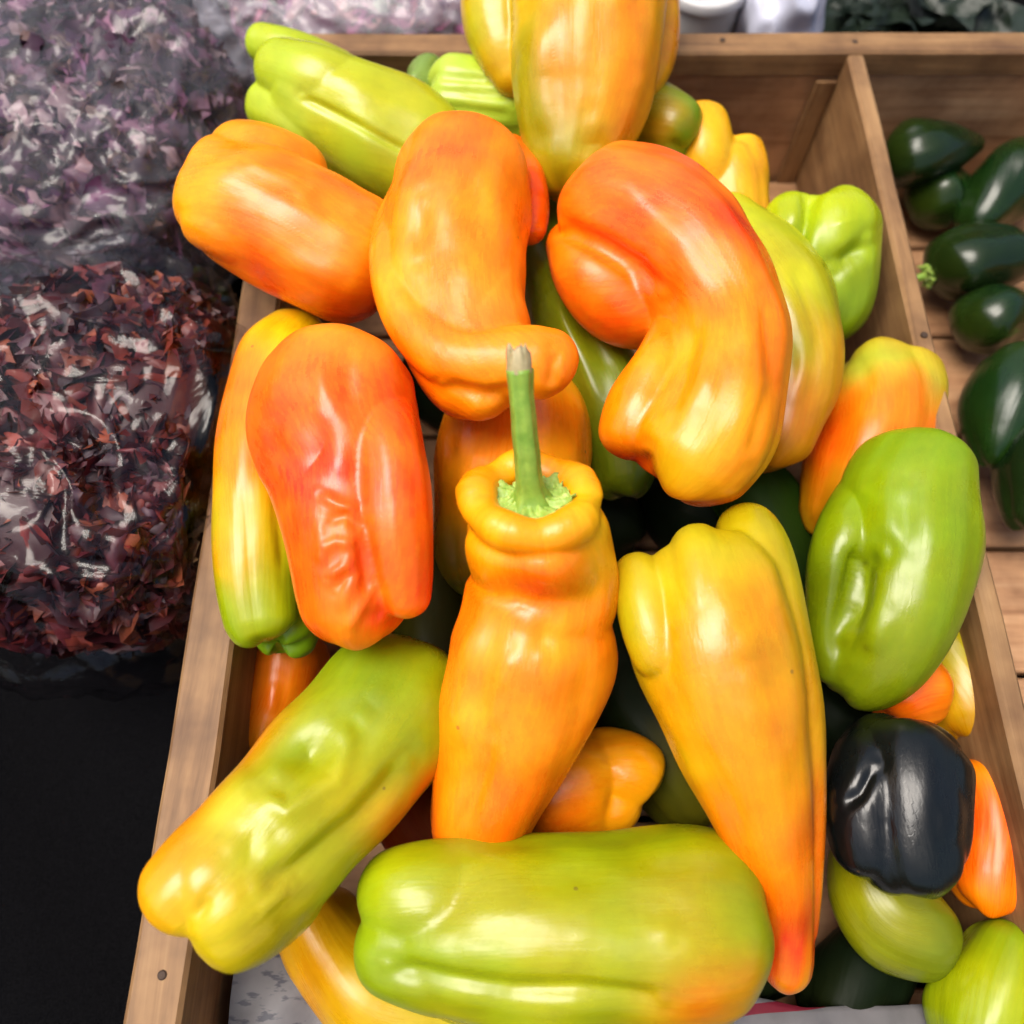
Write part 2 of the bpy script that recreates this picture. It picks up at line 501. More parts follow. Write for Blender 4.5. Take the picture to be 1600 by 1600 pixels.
def add_stem(root, base, p, t, path=None, rc=.017, r0=.0052, r1=.0042, length=.05, seed=0, cut=True, calyx=True, bend=(0, 0, 0), mats=None, sink=.002):
    rng = np.random.default_rng(seed + 900)
    mats = mats or (M_STEM, M_CALYX, M_CUT)
    t, b, c = frame(t)
    p = p + t * (-sink)
    def put(name, V, nu, nv, mat, closed=True, parent=root):
        me = grid_mesh(name, V - p, nu, nv, closed)
        o = link(name, me, mat); o.parent = parent
        o.location = (p - base) if parent is root else (0, 0, 0)
        return o
    if calyx:
        # a crinkled, domed disc with a ragged, pointed rim
        nu, nv = 26, 110
        th = np.linspace(0, 2 * np.pi, nv, endpoint=False)
        f = np.linspace(0, 1, nu)[:, None]
        pts_n = 7
        rag = 1 + .10 * np.cos(pts_n * th + 1) + .05 * np.cos(13 * th + 2) + .035 * rng.normal(size=nv)
        r = rc * f * (1 + (rag - 1) * f ** 3)
        dome = .0075 * np.exp(-(f / .40) ** 2) + .0016 * np.cos(9 * th + 2 * f) * f * (1 - .3 * f) \
            + .0012 * np.sin(17 * th + 9 * f) * f + .0022 * f ** 3 + .0012 * np.cos(pts_n * th + 1) * f ** 4 + .0005 * rng.normal(size=(nu, nv)) * f
        V = p + (r * np.cos(th))[..., None] * b + (r * np.sin(th))[..., None] * c + (dome + .0018)[..., None] * t
        V2 = V[::-1] - t * .0014
        V = np.concatenate([V, V2], 0)
        put("calyx", V, 2 * nu, nv, mats[1])
    # ridged stalk
    nu, nv = 44, 40
    q = np.linspace(0, 1, nu)
    bend = np.array(bend, float)
    ctr = p + np.outer(q * length, t) + np.outer(q ** 2, bend)
    T = np.gradient(ctr, axis=0); T /= np.linalg.norm(T, axis=1, keepdims=True)
    th = np.linspace(0, 2 * np.pi, nv, endpoint=False)
    rr = (r1 + (r0 - r1) * (1 - q) + r0 * .75 * np.exp(-(q / .09) ** 2) + r1 * .18 * np.exp(-((1 - q) / .10) ** 2))[:, None]
    rr = rr * (1 + .075 * np.cos(5 * th + .8 * q[:, None]) + .03 * np.cos(9 * th + 2) + .02 * np.sin(q[:, None] * 23 + th))
    Bv = np.cross(T, c); Bv /= np.linalg.norm(Bv, axis=1, keepdims=True); Cv = np.cross(T, Bv)
    V = ctr[:, None] + (rr * np.cos(th))[..., None] * Bv[:, None] + (rr * np.sin(th))[..., None] * Cv[:, None]
    V = np.concatenate([V, np.repeat(V[-1].mean(0)[None, None], nv, 1)], 0)
    st = put("stem", V, nu + 1, nv, mats[0])
    if cut:
        # frayed pale cut end
        e = ctr[-1]; te = T[-1]; _, b2, c2 = frame(te)
        nu, nv = 12, 36
        q = np.linspace(0, 1, nu)
        th = np.linspace(0, 2 * np.pi, nv, endpoint=False)
        hgt = .0105 * (.75 + .45 * rng.random(nv))
        r = r1 * 1.12 * (1 - .25 * q[:, None] ** 2 + .12 * rng.normal(size=nv) * q[:, None])
        V = e + (r * np.cos(th))[..., None] * b2 + (r * np.sin(th))[..., None] * c2 + (q[:, None] * hgt - .0015)[..., None] * te
        inner = e + te * .005 + (V[-1] - e - te * .005) * .35
        V = np.concatenate([V, inner[None], np.repeat((e + te * .004)[None, None], nv, 1)], 0)
        put("cut_end", V, nu + 2, nv, mats[2], parent=st)

# albedo palette (sRGB)
RED = (214, 50, 4); REDO = (244, 98, 6); ORA = (248, 128, 2); GOLD = (248, 158, 4); YEL = (236, 184, 10)
YGR = (196, 178, 8); LIM = (158, 168, 6); GRN = (120, 144, 6); DGR = (72, 104, 8); OLV = (104, 108, 8)
PALE = (196, 206, 66); DARK = (10, 16, 12); INK = (13, 13, 17); BRN = (196, 110, 4)

pepper("big yellow and orange pepper crowning the heap, cut off by the top edge", 1,
       [(920, -150, 110, .085), (922, -60, 122, .084), (922, 0, 124, .080), (920, 60, 120, .072), (914, 125, 112, .064), (907, 175, 101, .056), (899, 222, 87, .049), (890, 268, 69, .043), (882, 310, 50, .038)],
       [(0, ORA), (.4, GOLD), (.75, (226, 176, 10)), (1, GOLD)],
       extras=[[(800, -120, 70, .070), (786, -30, 66, .066), (782, 30, 62, .060), (790, 80, 50, .054), (802, 118, 36, .048), (812, 146, 24, .044)],
               [(1010, -100, 50, .060), (1014, 0, 48, .056), (1014, 70, 46, .050), (1006, 120, 36, .046), (990, 160, 24, .042)]],
       blobs=[(745, 60, 60, (172, 168, 14), .9), (770, 100, 40, (206, 150, 16), .7), (850, 170, 110, (114, 138, 6), .95), (835, 80, 80, (140, 152, 8), .95), (965, 60, 90, (250, 132, 12), .95), (990, 170, 60, ORA, .8), (1040, 60, 40, (214, 130, 6), .6), (925, 215, 40, (176, 140, 8), .7), (880, 250, 50, (150, 146, 8), .8), (760, 0, 60, (172, 168, 14), .8)],  # brownish patch by the left fold is shade in the colour
       strokes=[([(850, 20), (835, 120), (850, 220)], 24, 8), ([(930, 190), (925, 260)], 24, -12), ([(985, 0), (990, 120)], 22, 5)],
       lobes=3, groove=.06, phase=.5)
pepper("plain orange pepper lying over the left crate wall, blunt lobed end towards the bags", 2,
       [(620, 436, 102, .040), (540, 402, 106, .048), (450, 356, 105, .055), (380, 322, 100, .058), (335, 304, 86, .058), (305, 294, 76, .058)],
       [(0, ORA), (.5, (250, 128, 4)), (.85, (250, 138, 4)), (1, GOLD)],
       extras=[[(500, 292, 56, .062), (420, 256, 58, .066), (368, 238, 50, .064), (346, 230, 40, .062)],
               [(440, 390, 56, .062), (370, 360, 54, .064), (322, 342, 48, .062), (304, 334, 38, .060)]],
       blobs=[(340, 225, 60, GOLD, .9), (295, 320, 50, (248, 170, 6), .9), (300, 380, 40, GOLD, .7), (400, 430, 70, (240, 96, 4), .7), (490, 270, 60, (246, 112, 4), .5), (500, 470, 60, (226, 92, 4), .6)],
       strokes=[([(380, 250), (480, 290)], 12, 4), ([(560, 330), (470, 300)], 16, -5), ([(430, 400), (540, 440)], 18, 5)],
       lobes=3, groove=.06, phase=.3, cap1=(.5, 2.8, .15, .05), relax=14)
pepper("orange pepper with red crown and a tail hooking right, above the stalk", 3,
       [(744, 226, 70, .060), (730, 270, 100, .064), (718, 330, 112, .067), (708, 400, 116, .066), (714, 470, 112, .066), (738, 550, 102, .070), (774, 614, 80, .070), (792, 642, 60, .066)],
       [(0, REDO), (.16, (250, 120, 12)), (.32, (250, 142, 4)), (.6, (250, 140, 4)), (.85, (250, 132, 4)), (1, ORA)],
       extras=[[(640, 290, 26, .066), (616, 360, 34, .074), (616, 440, 38, .080), (648, 512, 42, .084), (712, 562, 52, .086), (786, 566, 58, .088), (838, 566, 60, .088), (872, 578, 58, .084), (888, 588, 48, .080)],
               [(792, 232, 30, .052), (816, 280, 36, .050), (828, 330, 32, .046), (828, 380, 22, .042)]],
       blobs=[(720, 195, 80, REDO, .85), (640, 250, 60, (250, 116, 24), .7), (838, 310, 45, (238, 106, 4), .9), (760, 400, 60, (248, 134, 4), .6), (750, 640, 60, (246, 130, 4), .6), (910, 600, 34, (240, 110, 4), .8), (740, 470, 50, (244, 124, 40), .5), (620, 440, 50, (248, 152, 8), .7), (860, 530, 50, (248, 144, 4), .7)],  # darker right lobe has its shade put into the colour
       strokes=[([(730, 420), (760, 470), (800, 485)], 40, -12), ([(690, 600), (760, 618), (820, 606)], 12, -9), ([(660, 310), (650, 400)], 16, -6), ([(868, 545), (862, 610)], 10, -9), ([(760, 250), (775, 350), (785, 430)], 20, 5), ([(770, 650), (720, 622)], 22, 5)],
       lobes=3, groove=.05, phase=.9, cap0=(1.0, 2.0, .0, .06), cap1=(.9, 2.1, .05, .06), nu=130, relax=8)
pepper("kidney shaped orange and red pepper bent round a deep hollow, right of centre", 4,
       [(905, 318, 84, .050), (940, 326, 100, .056), (1000, 346, 114, .064), (1078, 408, 108, .070), (1130, 496, 94, .072), (1130, 590, 100, .072), (1096, 676, 114, .068), (1052, 742, 104, .060), (1034, 764, 92, .056)],
       [(0, ORA), (.2, (246, 104, 14)), (.45, (248, 118, 6)), (.7, (250, 130, 2)), (.9, (250, 146, 4)), (1, ORA)],
       extras=[[(884, 372, 34, .056), (920, 416, 62, .054), (970, 466, 72, .050), (1024, 492, 58, .046), (1060, 500, 36, .044)],
               [(1052, 500, 26, .072), (1034, 560, 40, .074), (1006, 630, 56, .070), (990, 690, 58, .062), (986, 720, 48, .058)]],
       blobs=[(1030, 260, 90, (244, 92, 24), .9), (1150, 340, 60, (242, 78, 14), .85), (1205, 560, 55, REDO, .6), (900, 480, 80, (246, 112, 4), .6), (1000, 680, 80, (244, 152, 6), .7), (1060, 730, 60, (206, 170, 8), .85), (960, 775, 42, RED, .85), (1045, 560, 45, (246, 166, 6), .8), (1170, 700, 60, ORA, .7), (960, 530, 50, (214, 60, 4), .7), (870, 370, 40, (248, 140, 6), .7), (1000, 440, 50, (240, 96, 4), .6)],
       strokes=[([(868, 350), (930, 380), (990, 415), (1035, 462)], 16, -16), ([(900, 285), (980, 296), (1060, 380), (1100, 470)], 26, 8), ([(1085, 500), (1068, 590), (1040, 650)], 16, -10), ([(1150, 440), (1175, 560), (1140, 700)], 24, 6),
                ([(1008, 700), (1000, 785)], 13, -12), ([(1195, 460), (1206, 600), (1170, 720)], 12, -5), ([(1110, 560), (1095, 640)], 20, 6), ([(1130, 330), (1180, 430)], 16, 5)],
       lobes=3, groove=.06, phase=.2, cap0=(.8, 2.3, .15, .08), cap1=(.75, 2.2, .10, .08), nu=140)
pepper("deep red-orange pepper with a dented flank on the left of the heap", 5,
       [(546, 552, 88, .058), (534, 590, 116, .062), (528, 640, 129, .065), (538, 690, 130, .066), (550, 750, 124, .066), (555, 850, 108, .062), (555, 930, 92, .056), (553, 985, 74, .050), (552, 1012, 60, .046)],
       [(0, ORA), (.12, (248, 116, 14)), (.4, (246, 100, 8)), (.7, (244, 92, 6)), (1, (248, 116, 4))],
       extras=[[(590, 600, 50, .082), (604, 700, 60, .087), (616, 800, 60, .084), (626, 880, 52, .076), (632, 935, 42, .068), (632, 960, 32, .062)],
               [(450, 600, 50, .070), (462, 680, 46, .070), (480, 780, 40, .072), (496, 880, 40, .068), (514, 960, 36, .060)]],
       blobs=[(640, 620, 80, (242, 82, 4), .8), (672, 880, 55, (206, 40, 4), .9), (640, 760, 60, (238, 74, 4), .7), (490, 710, 60, (240, 70, 4), .85), (470, 900, 60, (248, 116, 16), .6), (550, 1000, 45, (250, 122, 6), .8), (540, 530, 60, (248, 134, 16), .8), (430, 590, 50, (250, 124, 16), .7), (570, 870, 40, (232, 56, 4), .8), (590, 960, 30, (226, 50, 4), .7)],  # dark red right side and paler upper left carry shade and highlight
       strokes=[([(450, 680), (530, 725)], 42, -32), ([(498, 772), (530, 790), (562, 800)], 9, 7), ([(506, 815), (540, 806), (566, 830)], 9, -6), ([(500, 862), (525, 846), (560, 852)], 9, 6), ([(510, 905), (548, 876)], 8, 6), ([(522, 925), (556, 890)], 8, -5), ([(498, 800), (505, 890)], 10, 5), ([(560, 830), (572, 900), (585, 950)], 16, -12),
                ([(545, 800), (552, 900), (530, 960)], 12, 4), ([(590, 905), (540, 990)], 10, 6), ([(615, 985), (600, 965)], 14, -8), ([(540, 560), (548, 640)], 14, -4), ([(500, 560), (508, 640)], 14, 4)],
       lobes=3, groove=.05, phase=.1, cap0=(.9, 2.1, 0, .05), cap1=(.85, 2.1, .10, .08), nu=140, nv=110, vox=.0010, relax=5)
pepper("narrow orange and green pepper tucked behind the dented red one, beside the left bag", 6,
       [(480, 500, 40, .006), (448, 560, 66, .012), (424, 640, 74, .018), (410, 740, 72, .020), (404, 830, 68, .020), (405, 920, 62, .016), (412, 985, 54, .012), (418, 1004, 46, .010)],
       [(0, YGR), (.15, YEL), (.3, (246, 120, 6)), (.5, ORA), (.64, (226, 160, 6)), (.78, (160, 164, 8)), (1, (122, 150, 6))],
       blobs=[(430, 850, 50, LIM, .7), (350, 860, 50, GOLD, .7), (400, 960, 60, LIM, .7), (360, 700, 50, ORA, .7), (440, 740, 30, OLV, .5)],
       strokes=[([(432, 660), (436, 800), (448, 900)], 14, -8), ([(385, 640), (378, 780)], 18, 5)], lobes=3, groove=.08, phase=.6, cap1=(.8, 2.3, .1, .08))
pepper("small green pepper tip peeking out under the narrow orange and green one", 7,
       [(474, 890, 52, -.022), (454, 950, 58, -.014), (438, 996, 54, -.006), (432, 1014, 46, -.004)],
       [(0, GRN), (.6, (136, 164, 14)), (1, (120, 156, 16))], strokes=[([(432, 1000), (436, 1040)], 8, -12)], lobes=4, groove=.12, phase=.2, cap1=(.7, 2.3, .2, .14), nu=80, nv=64)
def collar(px, py, h, r, out, n=22, seed=4):
    """points of a lumpy rolled rim round the stalk"""
    C, _ = at(px, py, h); o, b, c = frame(np.array(out, float)); rng = np.random.default_rng(seed); res = []
    for k in range(n + 2):
        a = 2 * math.pi * k / n
        rr = r * (1 + .035 * math.cos(5 * a + .6) + .03 * math.cos(2 * a + 1))
        P = C + rr * (math.cos(a) * b + math.sin(a) * c) + o * .0012 * math.cos(5 * a + .6)
        q = proj(P[None])[0]; d = (P - CAM) @ FW
        res.append((q[0], q[1], (.0088 + .0007 * math.cos(5 * a + .6) + .0004 * math.sin(3 * a)) * FOC / d, P[2] - RIM))
    return res
pepper("orange pepper standing stalk up in the middle, green calyx in its crown", 8,
       [(831, 790, 100, .096), (836, 832, 114, .083), (846, 880, 114, .067), (846, 918, 118, .058), (838, 955, 117, .050), (830, 1010, 134, .040), (815, 1080, 126, .026), (790, 1160, 108, .012), (762, 1240, 92, .000), (740, 1310, 72, -.012), (722, 1360, 50, -.020)],
       [(0, GOLD), (.12, GOLD), (.22, ORA), (.4, (248, 126, 4)), (.6, (250, 148, 6)), (.85, ORA), (1, REDO)],
       blobs=[(930, 780, 55, YEL, .8), (735, 800, 50, GOLD, .8), (840, 920, 60, (242, 98, 4), .9), (940, 900, 40, YEL, .5), (760, 1050, 80, (248, 156, 30), .6), (930, 1080, 60, (248, 128, 4), .8), (820, 1250, 60, (246, 108, 4), .7), (880, 1010, 50, GOLD, .6)],
       strokes=[([(745, 905), (840, 955), (950, 945)], 26, -12), ([(860, 950), (845, 1030)], 18, -8), ([(740, 960), (722, 1060), (716, 1180)], 22, 7), ([(800, 1010), (770, 1150)], 16, 6), ([(940, 975), (935, 1010)], 22, 10),
                ([(855, 840), (860, 870)], 30, 6), ([(790, 1060), (760, 1200), (720, 1300)], 14, -4), ([(750, 800), (745, 770)], 20, 8), ([(930, 750), (938, 800)], 26, 10)],
       lobes=5, groove=.06, phase=.3, cap0=(.40, 2.4, .10, .04), cap1=(1.2, 2, 0, 0), nu=160, nv=120, bury=False, relax=12,
       extras=[collar(830, 782, .095, .0242, (0, .48, .877))],
       stem=dict(rc=.0178, r0=.0060, r1=.0047, length=.062, bend=(.0005, .008, -.006), sink=-.0035))
pepper("yellow pepper with square shoulders tapering to a red-tinged tip, right of the stalked one", 9,
       [(1086, 892, 100, .036), (1096, 920, 116, .041), (1104, 950, 128, .044), (1126, 1030, 130, .044), (1156, 1140, 112, .038), (1188, 1260, 82, .024), (1216, 1360, 54, .008), (1228, 1430, 42, -.006), (1230, 1500, 40, -.018), (1222, 1548, 36, -.024)],
       [(0, (178, 160, 8)), (.2, (188, 156, 6)), (.4, (212, 146, 4)), (.6, (244, 132, 2)), (.74, (246, 122, 2)), (.84, (220, 62, 2)), (.91, (228, 104, 2)), (1, (216, 128, 4))],
       extras=[[(1158, 796, 38, .044), (1172, 850, 58, .050), (1192, 940, 64, .050), (1214, 1040, 60, .046), (1236, 1140, 52, .032), (1252, 1260, 38, .016), (1258, 1380, 28, -.002), (1256, 1470, 20, -.014)],
               [(990, 876, 32, .048), (1000, 915, 46, .056), (1016, 980, 48, .058), (1040, 1060, 40, .054)],
               [(1088, 838, 36, .052), (1094, 880, 52, .064), (1100, 950, 54, .068), (1108, 1030, 44, .064)]],
       blobs=[(1000, 970, 60, (168, 160, 8), .9), (1165, 800, 60, (176, 160, 8), .9), (1060, 870, 70, (204, 182, 28), .8), (1200, 950, 70, (208, 132, 6), .85), (1235, 1100, 60, (206, 130, 6), .85), (1075, 990, 50, (242, 158, 4), .7), (1120, 1120, 70, (248, 142, 2), .8), (1060, 1180, 50, (206, 164, 6), .7), (1268, 1280, 40, (180, 84, 4), .8), (1190, 1030, 40, (186, 118, 6), .7), (1265, 1440, 30, (190, 66, 4), .8)],
       strokes=[([(1170, 1000), (1180, 1070)], 30, -10), ([(1200, 860), (1216, 960)], 14, 4), ([(1060, 1100), (1100, 1200)], 24, 5)],
       lobes=3, groove=.05, phase=.42, twist=0.0, bury=False, cap0=(.34, 3.0, .25, .06), cap1=(1.0, 2, 0, .03), nu=150, nv=100,
       stem=dict(rc=.010, r0=.004, r1=.003, length=.022, bend=(-.004, .0, -.004), cut=False, mats=(M_DRY, M_DRY, M_DRY)))
pepper("large green and yellow pepper with a hollow in its flank, slanting over the left wall", 10,
       [(662, 1024, 88, -.014), (632, 1078, 114, -.004), (585, 1140, 124, .008), (495, 1240, 126, .022), (405, 1342, 120, .034), (335, 1410, 110, .042), (286, 1448, 90, .044)],
       [(0, (120, 130, 6)), (.15, (132, 152, 6)), (.4, (148, 160, 6)), (.7, (152, 158, 6)), (.9, (176, 162, 8)), (1, (200, 164, 8))],
       extras=[[(400, 1260, 60, .040), (320, 1356, 74, .046), (262, 1418, 68, .047), (244, 1438, 54, .046)],
               [(480, 1350, 70, .036), (390, 1424, 80, .040), (330, 1458, 66, .043), (308, 1468, 50, .043)]],
       blobs=[(400, 1150, 60, (240, 130, 2), .85), (300, 1270, 55, (246, 134, 2), .9), (240, 1360, 60, (246, 142, 2), .9), (230, 1440, 55, (240, 158, 6), .8), (470, 1180, 60, (136, 156, 4), .9), (590, 1060, 60, GRN, .8), (610, 1290, 40, (220, 86, 2), .85), (660, 1230, 36, (214, 100, 2), .7), (540, 1240, 60, (206, 180, 8), .5), (420, 1330, 50, LIM, .8), (370, 1470, 70, (196, 174, 12), .7), (470, 1420, 60, (182, 166, 8), .6), (350, 1270, 50, (196, 190, 40), .6)],
       strokes=[([(425, 1205), (535, 1140)], 36, -36), ([(395, 1236), (450, 1268), (525, 1220), (556, 1130)], 18, 9), ([(640, 1190), (560, 1280), (460, 1360), (400, 1390)], 20, -13), ([(360, 1320), (420, 1330)], 28, -9),
                ([(320, 1290), (400, 1190)], 22, 5), ([(560, 1350), (440, 1450)], 22, 5), ([(600, 1080), (560, 1120)], 30, -6), ([(455, 1385), (400, 1430)], 10, 4), ([(330, 1400), (300, 1440)], 10, -6)],
       lobes=3, groove=.06, phase=1.0, cap1=(.7, 2.4, .15, .08), nu=140, nv=110, relax=14)
pepper("long lime green pepper lying crosswise at the front of the crate", 11,
       [(1190, 1452, 84, -.006), (1150, 1448, 126, -.004), (1080, 1446, 149, -.002), (960, 1452, 150, .0), (840, 1456, 147, .0), (720, 1450, 132, .0), (650, 1444, 108, -.002), (610, 1440, 84, -.003)],
       [(0, (132, 146, 6)), (.3, (138, 150, 4)), (.6, (150, 156, 6)), (.85, (140, 156, 6)), (1, (146, 166, 6))],
       extras=[[(840, 1420, 100, .004), (690, 1402, 88, .010), (596, 1396, 64, .009), (562, 1396, 46, .007)],
               [(840, 1480, 104, .002), (690, 1480, 94, .004), (596, 1470, 74, .004), (558, 1462, 56, .003)]],
       blobs=[(1100, 1580, 70, (220, 112, 2), .9), (1170, 1540, 40, (206, 110, 2), .5), (720, 1400, 60, (176, 164, 8), .5), (1070, 1440, 80, (170, 150, 6), .6), (860, 1460, 70, (172, 158, 6), .5), (640, 1540, 80, (120, 138, 4), .7), (600, 1350, 50, (172, 182, 8), .7), (700, 1590, 60, (178, 166, 6), .5), (900, 1330, 80, (150, 164, 4), .6)],
       strokes=[([(600, 1510), (700, 1532), (800, 1548), (900, 1548), (1040, 1566)], 18, -14), ([(700, 1430), (900, 1440)], 30, 4), ([(900, 1320), (1050, 1340)], 30, -5), ([(700, 1480), (860, 1500)], 24, 4), ([(1020, 1430), (1060, 1480)], 20, 5), ([(960, 1380), (1120, 1400)], 24, 3)],
       lobes=4, groove=.06, phase=.5, cap0=(.9, 2.3, .05, .05), cap1=(.8, 2.2, .1, .05), nu=140, nv=110, relax=22)
pepper("golden yellow pepper low in the front corner, half under the lime green one", 12,
       [(470, 1400, 60, -.062), (520, 1480, 74, -.060), (590, 1550, 84, -.058), (700, 1590, 80, -.060), (800, 1600, 60, -.062)],
       [(0, (190, 130, 4)), (.35, (200, 156, 6)), (.6, (196, 168, 8)), (1, (190, 170, 8))], blobs=[(480, 1560, 50, (196, 130, 4), .6)], lobes=3, groove=.08, nu=90, nv=72)
pepper("small orange pepper end with two stubby lobes, between the stalked and yellow ones", 13,
       [(800, 1270, 84, -.060), (870, 1240, 92, -.056), (930, 1222, 84, -.054), (970, 1220, 66, -.054)],
       [(0, (190, 84, 4)), (.5, (236, 128, 4)), (.8, (240, 150, 4)), (1, (236, 156, 6))],
       extras=[[(900, 1200, 70, -.050), (980, 1206, 64, -.050), (1012, 1222, 48, -.052), (1026, 1234, 36, -.053)], [(900, 1250, 66, -.052), (956, 1262, 56, -.054), (982, 1282, 40, -.058)]],
       blobs=[(1040, 1230, 36, (226, 170, 10), .7), (930, 1150, 50, (240, 130, 4), .6)], strokes=[([(950, 1180), (965, 1220)], 14, 5)], lobes=3, groove=.06, phase=.5, nu=90, nv=72, relax=20)
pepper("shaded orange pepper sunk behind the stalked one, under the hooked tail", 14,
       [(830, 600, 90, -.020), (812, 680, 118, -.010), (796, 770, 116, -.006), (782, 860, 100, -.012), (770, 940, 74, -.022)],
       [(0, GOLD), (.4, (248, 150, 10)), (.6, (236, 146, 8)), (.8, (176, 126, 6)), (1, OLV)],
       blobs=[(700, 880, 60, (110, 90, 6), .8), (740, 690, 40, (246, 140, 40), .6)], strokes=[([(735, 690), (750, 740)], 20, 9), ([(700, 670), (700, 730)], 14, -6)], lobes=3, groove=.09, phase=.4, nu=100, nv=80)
pepper("slim olive green pepper in the gap left of the kidney shaped one", 15,
       [(852, 330, 44, -.010), (866, 420, 56, -.004), (902, 520, 68, .0), (940, 600, 72, -.004), (966, 690, 66, -.014), (980, 780, 50, -.026)],
       [(0, (90, 96, 6)), (.3, (112, 122, 10)), (.6, (118, 128, 14)), (1, (84, 100, 8))],
       strokes=[([(868, 470), (910, 560), (940, 640)], 12, 10), ([(900, 480), (960, 590)], 14, -10)], lobes=3, groove=.10, phase=.2, nu=100, nv=72)
pepper("pale lime pepper with three knobbly lobes pointing at the upper left bag", 16,
       [(720, 285, 82, .012), (640, 238, 92, .024), (560, 192, 90, .034), (490, 155, 80, .040), (440, 132, 66, .042)],
       [(0, (166, 174, 12)), (.4, (180, 180, 24)), (.8, (174, 184, 24)), (1, (168, 186, 20))],
       extras=[[(620, 190, 56, .046), (520, 142, 58, .052), (440, 110, 50, .052), (414, 102, 40, .050)],
               [(560, 128, 36, .026), (470, 88, 34, .030), (410, 68, 30, .032), (388, 62, 24, .032)],
               [(600, 262, 46, .030), (500, 206, 46, .034), (420, 166, 40, .036), (394, 154, 30, .036)]],
       blobs=[(560, 250, 50, (160, 186, 36), .7), (450, 190, 50, (172, 192, 50), .6), (540, 140, 60, (196, 190, 36), .7)],
       strokes=[([(470, 150), (560, 196), (640, 240)], 8, -6)],
       lobes=3, groove=.05, phase=1.05, cap1=(.65, 2.3, .1, .1), nu=110, nv=90)
pepper("striated pale green pepper at the back under the big crowning one", 17,
       [(860, 190, 56, .010), (800, 172, 64, .016), (730, 156, 66, .020), (690, 150, 58, .020), (668, 148, 50, .020)],
       [(0, (150, 176, 20)), (.5, (168, 190, 40)), (1, (170, 196, 70))],
       strokes=[([(670, 140), (800, 150)], 7, -4), ([(670, 165), (800, 180)], 7, -4), ([(680, 120), (780, 125)], 7, -4)], lobes=6, groove=.05, nu=90, nv=80)
pepper("dull grey-green rounded pepper at the back between two pale green ones", 18,
       [(700, 180, 50, -.006), (655, 152, 66, -.002), (630, 140, 56, .0)], [(0, (110, 136, 40)), (1, (122, 150, 70))], lobes=4, groove=.06, nu=70, nv=64)
pepper("blunt green pepper end with an orange flush below the crowning pepper's right side", 19,
       [(950, 160, 52, .012), (1000, 185, 60, .018), (1045, 208, 62, .020), (1070, 222, 56, .020), (1084, 230, 48, .020)],
       [(0, (226, 120, 6)), (.5, (150, 140, 10)), (1, (116, 146, 10))], blobs=[(1030, 200, 30, (200, 130, 10), .7), (1090, 250, 30, (100, 136, 10), .7)],
       strokes=[([(1040, 215), (1066, 240)], 10, -6)], lobes=3, groove=.08, phase=.3, cap1=(.7, 2.6, .1, .06), nu=80, nv=72)
pepper("bright yellow two-lobed pepper standing against the brown back board", 20,
       [(1156, 390, 50, -.022), (1142, 320, 58, -.014), (1130, 260, 60, -.006), (1120, 225, 50, .0)],
       [(0, (206, 140, 4)), (.5, (240, 172, 6)), (1, (248, 178, 4))],
       extras=[[(1120, 330, 44, -.004), (1100, 250, 50, .004), (1090, 190, 46, .010), (1086, 170, 36, .012)], [(1162, 330, 36, -.010), (1160, 270, 40, -.004), (1158, 230, 34, .0), (1154, 216, 26, .002)]],
       blobs=[(1135, 240, 30, (214, 180, 10), .6), (1180, 270, 36, (226, 146, 4), .7)], lobes=3, groove=.06, phase=.1, nu=80, nv=64)
pepper("bright green bell-shaped pepper near the divider at the back right", 21,
       [(1276, 540, 66, -.030), (1276, 470, 84, -.022), (1270, 400, 98, -.012), (1264, 350, 96, -.006), (1260, 322, 88, -.004)],
       [(0, (100, 126, 6)), (.4, (142, 162, 8)), (.8, (166, 184, 10)), (1, (172, 190, 12))], blobs=[(1220, 350, 40, (140, 160, 10), .6), (1350, 440, 40, (120, 142, 8), .6)],
       strokes=[([(1268, 285), (1262, 340), (1235, 420)], 12, -18), ([(1300, 420), (1340, 390), (1362, 370)], 15, -18), ([(1310, 330), (1320, 370)], 26, 10), ([(1225, 340), (1205, 380)], 22, 8)], lobes=4, groove=.10, phase=.4, cap1=(.75, 2.3, .22, .16), nu=110, nv=96)
pepper("yellow-green pepper curving out from behind the kidney shaped one on its right", 22,
       [(1110, 340, 60, .004), (1170, 410, 86, .012), (1210, 490, 98, .016), (1222, 570, 98, .014), (1206, 650, 86, .008), (1180, 730, 60, .000)],
       [(0, (206, 190, 20)), (.3, (180, 182, 14)), (.55, (164, 158, 8)), (.8, (196, 124, 6)), (1, (190, 120, 6))],
       blobs=[(1230, 430, 50, (196, 190, 20), .7), (1310, 560, 45, (214, 140, 8), .8), (1260, 690, 50, (206, 116, 6), .8), (1240, 540, 40, (140, 146, 6), .7)],
       strokes=[([(1240, 400), (1280, 520), (1270, 640)], 14, -8), ([(1235, 520), (1240, 620)], 24, -10)], lobes=3, groove=.09, phase=.5, nu=110, nv=88)
pepper("orange pepper with a pale green crown at the right, behind the dark-creased green one", 23,
       [(1392, 556, 62, -.026), (1384, 620, 84, -.024), (1358, 700, 88, -.022), (1324, 780, 72, -.026), (1294, 846, 48, -.032)],
       [(0, (196, 150, 20)), (.2, (190, 170, 30)), (.4, (240, 124, 4)), (.7, (206, 120, 4)), (1, (170, 120, 6))],
       blobs=[(1350, 570, 40, (176, 180, 50), .8), (1290, 690, 40, (236, 90, 4), .7)], strokes=[([(1340, 545), (1360, 620)], 18, -8)], lobes=4, groove=.10, cap0=(.6, 2.4, .2, .12), nu=100, nv=80)
